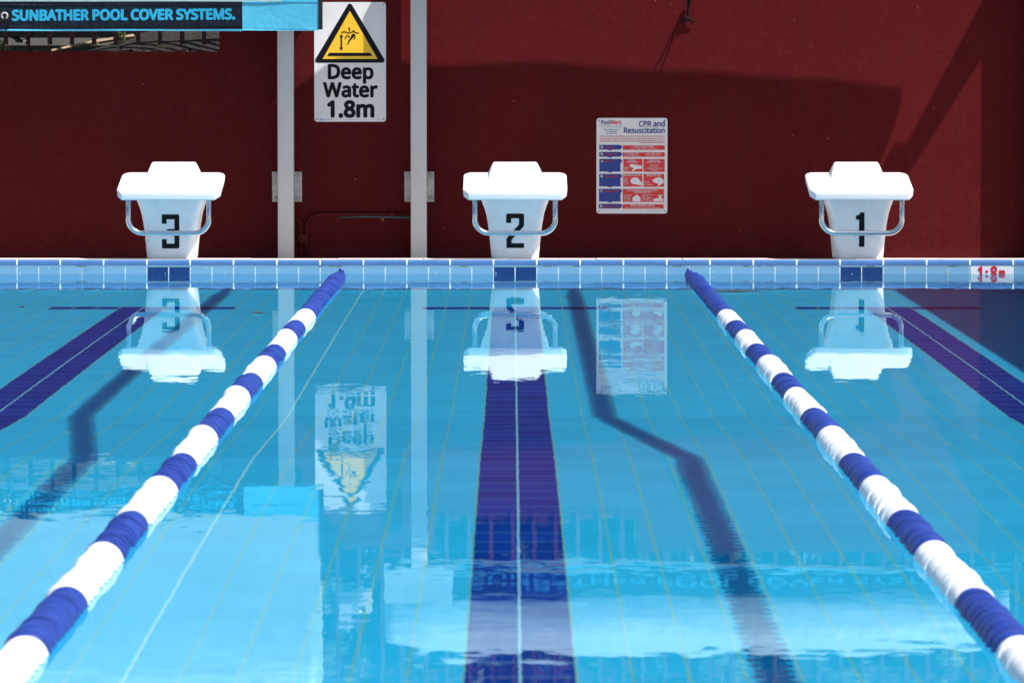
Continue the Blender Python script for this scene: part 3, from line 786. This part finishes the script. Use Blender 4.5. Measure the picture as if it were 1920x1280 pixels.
# ------------------------------------------------------------------ rolled pool covers above the wall
def cover(name, label, x0, x1, sec, lit, blue):
    """bag round a rolled cover lying along x; sec(t, u) -> (p, z): p metres in front of the wall"""
    r = thing(name, label, 'pool cover', ((x0 + x1) / 2, WY - 0.4, sec(0.5, 0.75)[1]), 'rolled pool covers hung along the wall')
    bm = bmesh.new(); N = 60; K = 40
    loops = []
    for i in range(N + 1):
        t = i / N
        lp = []
        for k in range(K):
            p, z = sec(t, k / K)
            q = noise.noise(Vector((t * (x1 - x0) * 1.6, k / K * 6.28, lit))) * 0.008
            lp.append((x0 + (x1 - x0) * t, WY - p + q, z + q))
        loops.append(lp)
    loft(bm, loops)
    obj('bag', bm, blue, r, True, True)
    return r
def skirt(r, name, x0, x1, p, z0, z1, m, t=0.006, seed=0, bow=0.0):
    """hanging strip of vinyl, gently rippled"""
    bm = bmesh.new(); N = max(2, int((x1 - x0) / 0.04)); Mz = 6
    def f(i, j, back):
        x = x0 + (x1 - x0) * i / N; v = j / Mz
        q = noise.noise(Vector((x * 2.2, v * 1.5, seed))) * 0.006 * RIPK
        return Vector((x, WY - p + q + (t if back else 0), z0 + (z1 - z0) * v + noise.noise(Vector((x * 1.1, 0, seed + 9))) * 0.004 * RIPK + bow * (x - x0)))
    g0 = [[bm.verts.new(f(i, j, False)) for j in range(Mz + 1)] for i in range(N + 1)]
    g1 = [[bm.verts.new(f(i, j, True)) for j in range(Mz + 1)] for i in range(N + 1)]
    for i in range(N):
        for j in range(Mz):
            bm.faces.new((g0[i][j], g0[i + 1][j], g0[i + 1][j + 1], g0[i][j + 1])); bm.faces.new((g1[i][j], g1[i][j + 1], g1[i + 1][j + 1], g1[i + 1][j]))
        bm.faces.new((g0[i][0], g1[i][0], g1[i + 1][0], g0[i + 1][0])); bm.faces.new((g0[i][Mz], g0[i + 1][Mz], g1[i + 1][Mz], g1[i][Mz]))
    for i in (0, N):
        for j in range(Mz): bm.faces.new((g0[i][j], g0[i][j + 1], g1[i][j + 1], g1[i][j]))
    return autosmooth(obj(name, bm, m, r, world=True), 60)
RIPK = 1.0
# near-flat hanging bag at the left
PL = 0.58; YL = WY - PL
xl0, xl1 = PX(-900, YL), PX(598, YL)
zc = PZ(-152, WY - 0.32)
def secL(t, u):
    a = 2 * math.pi * u; c, s = math.cos(a), math.sin(a)
    e = 1.0 - 0.05 * (abs(t - 0.5) * 2) ** 6
    return 0.305 + 0.262 * e * math.copysign(abs(c) ** 0.55, c), zc + 0.625 * e * math.copysign(abs(s) ** 0.9, s)
cl = cover('pool_cover', 'blue pool cover bag with a dark lettered band, at top left', xl0, xl1, secL, 1.0, M['cover_pale'])
xe = PX(455, YL); z57, z3 = PZ(56, YL), PZ(3, YL)
bow = (PZ(56, YL) - PZ(59.5, YL)) / (PX(600, YL) - PX(0, YL))
sb = skirt(cl, 'lettered_band', xl0, xe, PL, PZ(55.5, YL), PZ(3.5, YL), M['cover_dark'], seed=2)
skirt(cl, 'end_panel', xe + 0.001, PX(598, YL), PL + 0.003, PZ(55, YL), PZ(-6, YL), M['cover_blue'], seed=3)
skirt(cl, 'piping', xl0, xe, PL + 0.004, PZ(58.5, YL), PZ(55.2, YL), M['cover_blue'], t=0.01, seed=2)
skirt(cl, 'piping', xe + 0.002, PX(598, YL), PL + 0.007, PZ(57.5, YL), PZ(54, YL), M['cover_blue'], t=0.012, seed=3)
skirt(cl, 'piping', xe + 0.002, PX(598, YL), PL + 0.007, PZ(4.5, YL), PZ(3.0, YL), M['cover_blue'], t=0.012, seed=3)
skirt(cl, 'top_shade_panel', xl0, PX(597, YL), PL + 0.001, PZ(3.3, YL), PZ(-185, YL), M['cover_pale'], seed=2)  # strip above the band, extended upward unseen to block sun on the wall
skirt(cl, 'end_strap', PX(597.5, YL), PX(605.5, YL), PL + 0.008, PZ(55.5, YL), PZ(-70, YL), M['black_trim'], t=0.02, seed=3)
for yy in (8.0, 49.0):                                               # welded hems
    skirt(cl, 'hem', xl0, xe - 0.004, PL + 0.0035, PZ(yy + 2.6, YL), PZ(yy, YL), M['cover_dark'], t=0.004, seed=2)
bm = bmesh.new()
yt = YL - 0.0105
def bandtext(b_, s, x0, x1, yb, yc, yy, bold):
    p0 = P(x0, yb, yy); p1 = P(x1, yc, yy)
    sl = (PZ(38, yy) - PZ(40.5, yy)) / (PX(441, yy) - PX(22, yy))
    def pl(u, q):
        v = (q - PZ(55.5, YL)) / (PZ(3.5, YL) - PZ(55.5, YL))
        return (u, WY - PL - 0.0032 + noise.noise(Vector((u * 2.2, v * 1.5, 2))) * 0.006, q + sl * (u - p0.x))
    text(b_, s, p0.x, p0.z, p1.z - p0.z, yy, bold=bold, width=p1.x - p0.x, place=pl)
bandtext(bm, 'SUNBATHER POOL COVER SYSTEMS.', 22, 441, 38.4, 20.2, yt, 0.042)
o = obj('lettering', bm, M['cover_text'], cl, world=True)
# eyelet
bm = bmesh.new(); ec = P(8.5, 30, YL - 0.006)
bmesh.ops.create_cone(bm, cap_ends=False, segments=20, radius1=0.026, radius2=0.026, depth=0.001)
bm.free(); bm = bmesh.new()
tube(bm, [(ec.x + 0.018 * math.cos(a), ec.y, ec.z + 0.018 * math.sin(a)) for a in [2 * math.pi * i / 20 for i in range(21)]], 0.006, 8, False)
obj('eyelet', bm, M['galv'], cl, True, True)
# cord tied through it
tc = thing('tie_cord', 'black cord knotted through the eyelet of the lettered band', 'cord', ec)
def Q(x, y, d=0.0): return P(x, y, YL - 0.02 + d)
bm = bmesh.new()
tube(bm, [Q(8.5, 28, 0.02), Q(9, 36), Q(11, 48), Q(13, 60, 0.03), Q(22, 69, 0.08), Q(33, 74, 0.12), Q(42, 78, 0.14)], [0.006, 0.008, 0.008, 0.007, 0.010, 0.014, 0.008], 8)
obj('cord', bm, M['cord'], tc, True, True)
bm = bmesh.new(); tube(bm, [Q(28, 70, 0.10), Q(33, 75, 0.11), Q(40, 78, 0.12)], [0.010, 0.019, 0.010], 10); obj('knot', bm, M['cord'], tc, True, True)
bm = bmesh.new(); tube(bm, [Q(66, 57, 0.20), Q(56, 70, 0.16), Q(50, 74, 0.14), Q(54, 86, 0.18), Q(56, 97, 0.26)], [0.006, 0.007, 0.013, 0.008, 0.006], 8); obj('tail', bm, M['cord'], tc, True, True)
bm = bmesh.new(); tube(bm, [Q(40, 78, 0.14), Q(46, 76, 0.14), Q(52, 74, 0.14)], [0.006, 0.009, 0.006], 8); obj('toggle', bm, M['galv'], tc, True, True)

# round roll at the right, just above the picture
xr0, xr1 = PX(722, WY - 0.63), PX(1890, WY - 0.63)
zr = PZ(-173, WY - 0.63)
def secR(t, u):
    a = 2 * math.pi * u
    rad = 0.297 - 0.075 * max(0, 1 - t / 0.06) - 0.050 * max(0, (t - 0.25) / 0.75) ** 1.6
    return 0.63 + rad * math.cos(a), zr + rad * math.sin(a)
cr_ = cover('pool_cover', 'blue pool cover roll hung higher, mirrored in the water at right', xr0, xr1, secR, 5.0, M['cover_pale'])
PR = 0.925; YR = WY - PR
skirt(cr_, 'lettered_band', PX(850, YR), xr1, PR, PZ(-92, YR), PZ(-140, YR), M['cover_dark'], seed=6)
skirt(cr_, 'end_panel', xr0, PX(849, YR), PR + 0.002, PZ(-84, YR), PZ(-160, YR), M['cover_pale'], seed=7)
skirt(cr_, 'piping', PX(850, YR), xr1, PR + 0.004, PZ(-89, YR), PZ(-92.5, YR), M['cover_blue'], t=0.01, seed=6)
bm = bmesh.new()
p0 = P(880, -104, YR - 0.01)
text(bm, 'SUNBATHER POOL COVER SYSTEMS.', p0.x, p0.z, 0.06, 0, bold=0.03, width=PX(1860, YR) - p0.x, place=lambda u, q: (u, WY - PR - 0.012, q))
obj('lettering', bm, M['cover_text_dim'], cr_, world=True)
# tapered steel arms that carry the roll
def arm(px, label):
    xw = PX(px, WY); z = PZ(-178, WY)
    bm = bmesh.new()
    loft(bm, [[(xw, WY - 0.002, z - 0.09), (xw + 0.20, WY - 0.002, z - 0.09), (xw + 0.20, WY - 0.002, z + 0.06), (xw, WY - 0.002, z + 0.06)],
              [(xw, WY - 0.555, z - 0.05), (xw + 0.07, WY - 0.555, z - 0.05), (xw + 0.07, WY - 0.555, z + 0.05), (xw, WY - 0.555, z + 0.05)]])
    bmesh.ops.bevel(bm, geom=bm.edges[:], offset=0.006, segments=2, affect='EDGES')
    r = thing('roller_arm', label, 'bracket', (xw, WY, z), 'arms carrying the cover roll')
    autosmooth(obj('beam', bm, M['post_white'], r, world=True))
    bm = bmesh.new(); sgn = 1 if px < 1200 else -1
    tube(bm, [(xw + (0.071 if sgn > 0 else -0.001), WY - 0.52, zr), (xw + (0.071 + 0.10 if sgn > 0 else -0.11), WY - 0.52, zr)], 0.03, 14)
    obj('axle', bm, M['steel'], r, True, True)
arm(638, 'white bracket arm at the inner end of the cover roll')
arm(1943, 'white bracket arm at the far right end of the cover roll')

# black bungee hanging down the sunlit wall
hk = thing('bungee_tie', 'black bungee tie hanging against the sunlit red wall', 'tie', P(1288, 20, WY - 0.1))
def H(x, y, d): return P(x, y, WY - d)
bm = bmesh.new(); tube(bm, [H(1352, -92, 0.40), H(1326, -30, 0.175), H(1312, -16, 0.12), H(1301, -8, 0.065), H(1292, 2, 0.028), H(1289.5, 22, 0.022), H(1288, 36, 0.018)], [0.006, 0.006, 0.007, 0.007, 0.0065, 0.0085, 0.006], 8)
obj('cord', bm, M['cord'], hk, True, True)
bm = bmesh.new(); tube(bm, [H(1292, -1, 0.034), H(1292, 5, 0.03), H(1291.5, 10, 0.026)], [0.007, 0.0145, 0.008], 10); obj('ball', bm, M['cord'], hk, True, True)
bm = bmesh.new(); tube(bm, [H(1276, 38, 0.03), H(1283, 36, 0.024), H(1288, 35, 0.022), H(1294, 38, 0.022), H(1300, 45, 0.015)], [0.004, 0.008, 0.016, 0.008, 0.004], 10); obj('knot', bm, M['cord'], hk, True, True)
bm = bmesh.new(); tube(bm, [H(1288, 36, 0.022), H(1280, 42, 0.014), H(1276, 45, 0.008)], [0.006, 0.005, 0.003], 8); obj('tail', bm, M['cord'], hk, True, True)
bm = bmesh.new(); tube(bm, [H(1338, -90, 0.42), H(1314, -30, 0.18), H(1306, -16, 0.12), H(1292, 0, 0.030)], 0.006, 8)
obj('loop', bm, M['cord'], hk, True, True)

# ------------------------------------------------------------------ garden behind the wall
YB = WY + 0.2
def soil_h(x, y):
    a = PX(92, YB); b_ = PX(262, YB)
    k = min(1, max(0, (x - a) / (b_ - a)))
    k *= 1 + 0.25 * min(1, max(0, (x - b_) * 1.2))
    q = min(1, max(0, (y - WY - 0.32) / 0.8)); q = q * q * (3 - 2 * q)
    h = zl - 0.05 + 0.19 * k * q
    return h + 0.03 * noise.noise(Vector((x * 4, y * 4, 0))) + 0.012 * noise.noise(Vector((x * 14, y * 14, 3)))
bm = bmesh.new(); NX, NY = 170, 22
gv = []
for j in range(NY + 1):
    row = []
    for i in range(NX + 1):
        x = -9 + 18 * i / NX; y = YB - 0.19 + (4.2) * (j / NY) ** 1.4
        z = soil_h(x, max(y, YB))
        if y < YB + 0.02: z = min(z, (zl if x < xa else zs) - 0.004 + 0.02 * max(0, noise.noise(Vector((x * 9, 0, 7)))))
        row.append(bm.verts.new((x, max(y, WY + 0.012) if x < xa - 0.01 else max(y, YB + 0.004), z)))
    gv.append(row)
for j in range(NY):
    for i in range(NX): bm.faces.new((gv[j][i], gv[j][i + 1], gv[j + 1][i + 1], gv[j + 1][i]))
tagit(obj('garden_soil', bm, M['soil'], None, True), kind='structure')

# red palings
fy = WY + 0.29
fn = thing('paling_fence', 'dark red paling fence above the garden soil', 'fence', (0, fy, zl))
zpb = PZ(84, fy); zpt = PZ(-345, fy)
bm = bmesh.new(); box(bm, -0.0137, 0.0137, -0.012, 0.012, 0, zpt - zpb, 0.002)
pal0 = None; x = PX(12.5, fy); pitch = 41.2 / (FPX / (fy - CAM.y)); n0 = int((-4.6 - x) / pitch)
for i in range(n0, n0 + 66):
    if pal0 is None:
        pal0 = obj('paling', bm, M['paling_red'], fn); o = pal0
    else:
        o = pal0.copy(); COL.objects.link(o); o.parent = fn
    o.location = (x + i * pitch, 0, zpb - zl)
    o.rotation_euler.y = random.gauss(0, 0.004)
for zz in (PZ(-20, fy), PZ(-320, fy)):
    bm = bmesh.new(); box(bm, x + n0 * pitch - 0.1, x + (n0 + 66) * pitch, fy + 0.0125, fy + 0.05, zz - 0.02, zz + 0.02)
    obj('rail', bm, M['paling_red'], fn, world=True)

# grey corrugated sheet fence further back
bm = bmesh.new()
xg0, xg1, yg_ = PX(-700, WY + 3.4), PX(560, WY + 3.4), WY + 3.4
rows_ = []
for k in range(90):
    z = zl - 0.5 + 2.6 * k / 89
    d = 0.012 * math.sin(k * 1.57)
    rows_.append([bm.verts.new((xg0, yg_ + d, z)), bm.verts.new((xg1, yg_ + d, z)), bm.verts.new((xg1, yg_ + d + 0.004, z)), bm.verts.new((xg0, yg_ + d + 0.004, z))])
for a, b_ in zip(rows_, rows_[1:]):
    for k in range(4): bm.faces.new((a[k], a[(k + 1) % 4], b_[(k + 1) % 4], b_[k]))
tagit(obj('sheet_fence', bm, M['sheet_grey']), 'grey ribbed sheet fence behind the red palings, top left', 'fence')
# timber edging on the bank
bm = bmesh.new()
p0, p1 = P(96, 96, YB + 0.50), P(250, 68, YB + 0.75)
tube(bm, [p0, p0.lerp(p1, 0.5) + Vector((0, 0, 0.006)), p1], [0.012, 0.016, 0.016], 6)
tagit(obj('garden_edging', bm, M['timber'], None, False), 'weathered timber edging sloping up the garden bank', 'edging')
# stones and clods on the sill
random.seed(11)
def rock(px, py, Y, s, m):
    bm = bmesh.new(); bmesh.ops.create_icosphere(bm, subdivisions=2, radius=s)
    sd = random.random() * 50
    for v in bm.verts:
        k = 1 + 0.45 * noise.noise(v.co * (0.9 / s) + Vector((sd, 0, 0)))
        v.co = Vector((v.co.x * 1.3 * k, v.co.y * k, v.co.z * 0.75 * k))
    c = P(px, py, Y); bmesh.ops.translate(bm, verts=bm.verts, vec=c)
    o = obj('stone', bm, m); return tagit(o, 'small pale clod lying on the ledge of the red wall', 'stone', 'clods of earth along the wall ledge')
for px, py, s in ((221, 89, .012), (227, 91, .009), (301, 88, .017), (309, 87, .020), (316, 90, .014), (270, 94, .010), (291, 95, .011), (331, 94, .010), (345, 93.5, .012), (356, 94.5, .009), (180, 85, .010), (246, 94.5, .009), (120, 96, .008)):
    rock(px, py, WY + random.uniform(0.05, 0.14), s, M['timber'] if s > 0.009 else M['soil'])
# weeds
def weed(px, py, Y, n, h, m, label, spread=0.5):
    bm = bmesh.new(); c = P(px, py, Y)
    for i in range(n):
        a = random.uniform(0, 6.28); l = h * random.uniform(0.5, 1.1); d = Vector((math.cos(a), math.sin(a), 0)) * l * random.uniform(0.1, spread)
        w = Vector((-math.sin(a), math.cos(a), 0)) * 0.004
        b0 = c + Vector((random.gauss(0, 0.012), random.gauss(0, 0.012), -0.01))
        m1 = b0 + d * 0.4 + Vector((0, 0, l * 0.65)); tip = b0 + d + Vector((0, 0, l))
        v = [bm.verts.new(q) for q in (b0 - w, b0 + w, m1 + w, m1 - w)]; t_ = bm.verts.new(tip)
        bm.faces.new(v); bm.faces.new((v[3], v[2], t_))
    return tagit(obj('weed', bm, m), label, 'weed', 'weeds along the top of the wall')
weed(1, 97, WY + 0.10, 26, 0.10, M['weed'], 'yellow green grass tuft at the left edge of the ledge', 0.7)
weed(14, 97, WY + 0.12, 12, 0.06, M['dry'], 'dry straw tuft next to the grass at the left edge', 0.9)
weed(44, 98, WY + 0.10, 12, 0.035, M['weed'], 'tiny green weed on the ledge under the cord', 0.8)
weed(70, 98, WY + 0.10, 8, 0.03, M['dry'], 'tiny dry sprig on the ledge beside the hanging cord', 0.8)
weed(228, 74, WY + 0.85, 24, 0.07, M['weed'], 'leafy green weed growing on the bank under the band', 0.8)
weed(176, 82, WY + 0.70, 14, 0.06, M['dry'], 'dry orange sprig at the foot of a paling', 0.8)
bm = bmesh.new(); tube(bm, [P(95, 97, WY + 0.15), P(91, 84, WY + 0.15), P(87, 71, WY + 0.16)], [0.004, 0.003, 0.002], 6)
tagit(obj('dry_stalk', bm, M['dry'], None, True), 'bare pale stalk leaning left on the ledge', 'stalk')

# trees behind everything, seen only in the water's mirror
def tree(x, y, h, rad, seed, label):
    rnd = random.Random(seed)
    r = thing('leafy_tree', label, 'tree', (x, y, -0.12), 'dark trees behind the wall')
    bm = bmesh.new()
    tube(bm, [(x, y, -0.12), (x + 0.05, y, h * 0.3), (x - 0.05, y + 0.05, h * 0.75)], [0.16, 0.12, 0.04], 10)
    for k in range(6):
        a = rnd.uniform(0, 6.28); zz = h * rnd.uniform(0.25, 0.55)
        tube(bm, [(x, y, zz), (x + math.cos(a) * rad * 0.6, y + math.sin(a) * rad * 0.6, zz + h * 0.2)], [0.06, 0.02], 6)
    obj('trunk', bm, M['bark'], r, True, True)
    bm = bmesh.new()
    cl_ = [(Vector((x + rnd.gauss(0, rad * 0.45), y + rnd.gauss(0, rad * 0.45), h * rnd.uniform(0.22, 0.97))), rad * rnd.uniform(0.25, 0.5)) for _ in range(60)]
    for c, cr2 in cl_:
        for _ in range(260):
            d = Vector((rnd.gauss(0, 1), rnd.gauss(0, 1), rnd.gauss(0, 1))).normalized() * cr2 * rnd.uniform(0.5, 1.0) ** 0.5
            q = c + d; u = Vector((rnd.gauss(0, 1), rnd.gauss(0, 1), rnd.gauss(0, 1))).normalized(); w = u.orthogonal().normalized()
            s = rnd.uniform(0.08, 0.15)
            bm.faces.new([bm.verts.new(q + u * s), bm.verts.new(q + w * s * 0.5), bm.verts.new(q - u * s), bm.verts.new(q - w * s * 0.5)])
    obj('crown', bm, M['leaf'], r, False, True)
for i, (x, y, h, rd) in enumerate(((-1.6, 8.0, 4.4, 1.5), (0.4, 7.6, 4.0, 1.5), (2.2, 8.4, 4.6, 1.6), (4.2, 7.8, 4.2, 1.5))):
    tree(x, y, h, rd, 20 + i, ('dark leafy tree behind the wall, left of the cover roll', 'dark leafy tree behind the number 2 block', 'dark leafy tree behind the CPR sign', 'dark leafy tree behind the number 1 block')[i])

# ------------------------------------------------------------------ leaves on the water
def leafy(px, py, w, l, label, rz):
    d = (1.18) / math.tan(math.atan((py - 640) / FPX) + PITCH)
    c = CAM + Vector(((px - 960) / FPX * d, d, 0)); c.z = 0.004
    bm = bmesh.new()
    tube(bm, [c + Vector((-l * math.cos(rz), -l * math.sin(rz), 0)), c + Vector((0, 0.01, 0.002)), c + Vector((l * math.cos(rz), l * math.sin(rz), 0))], [w * 0.3, w, w * 0.2], 6)
    tagit(obj('floating_twig', bm, M['bark']), label, 'twig', 'bits floating on the water')
leafy(1375, 548, 0.006, 0.16, 'thin dark twig floating beside the right lane rope', 0.1)
leafy(484, 588, 0.005, 0.035, 'small dark leaf floating left of the left lane rope', 0.3)
leafy(40, 577, 0.005, 0.015, 'dark speck floating at the far left edge', 0.0)
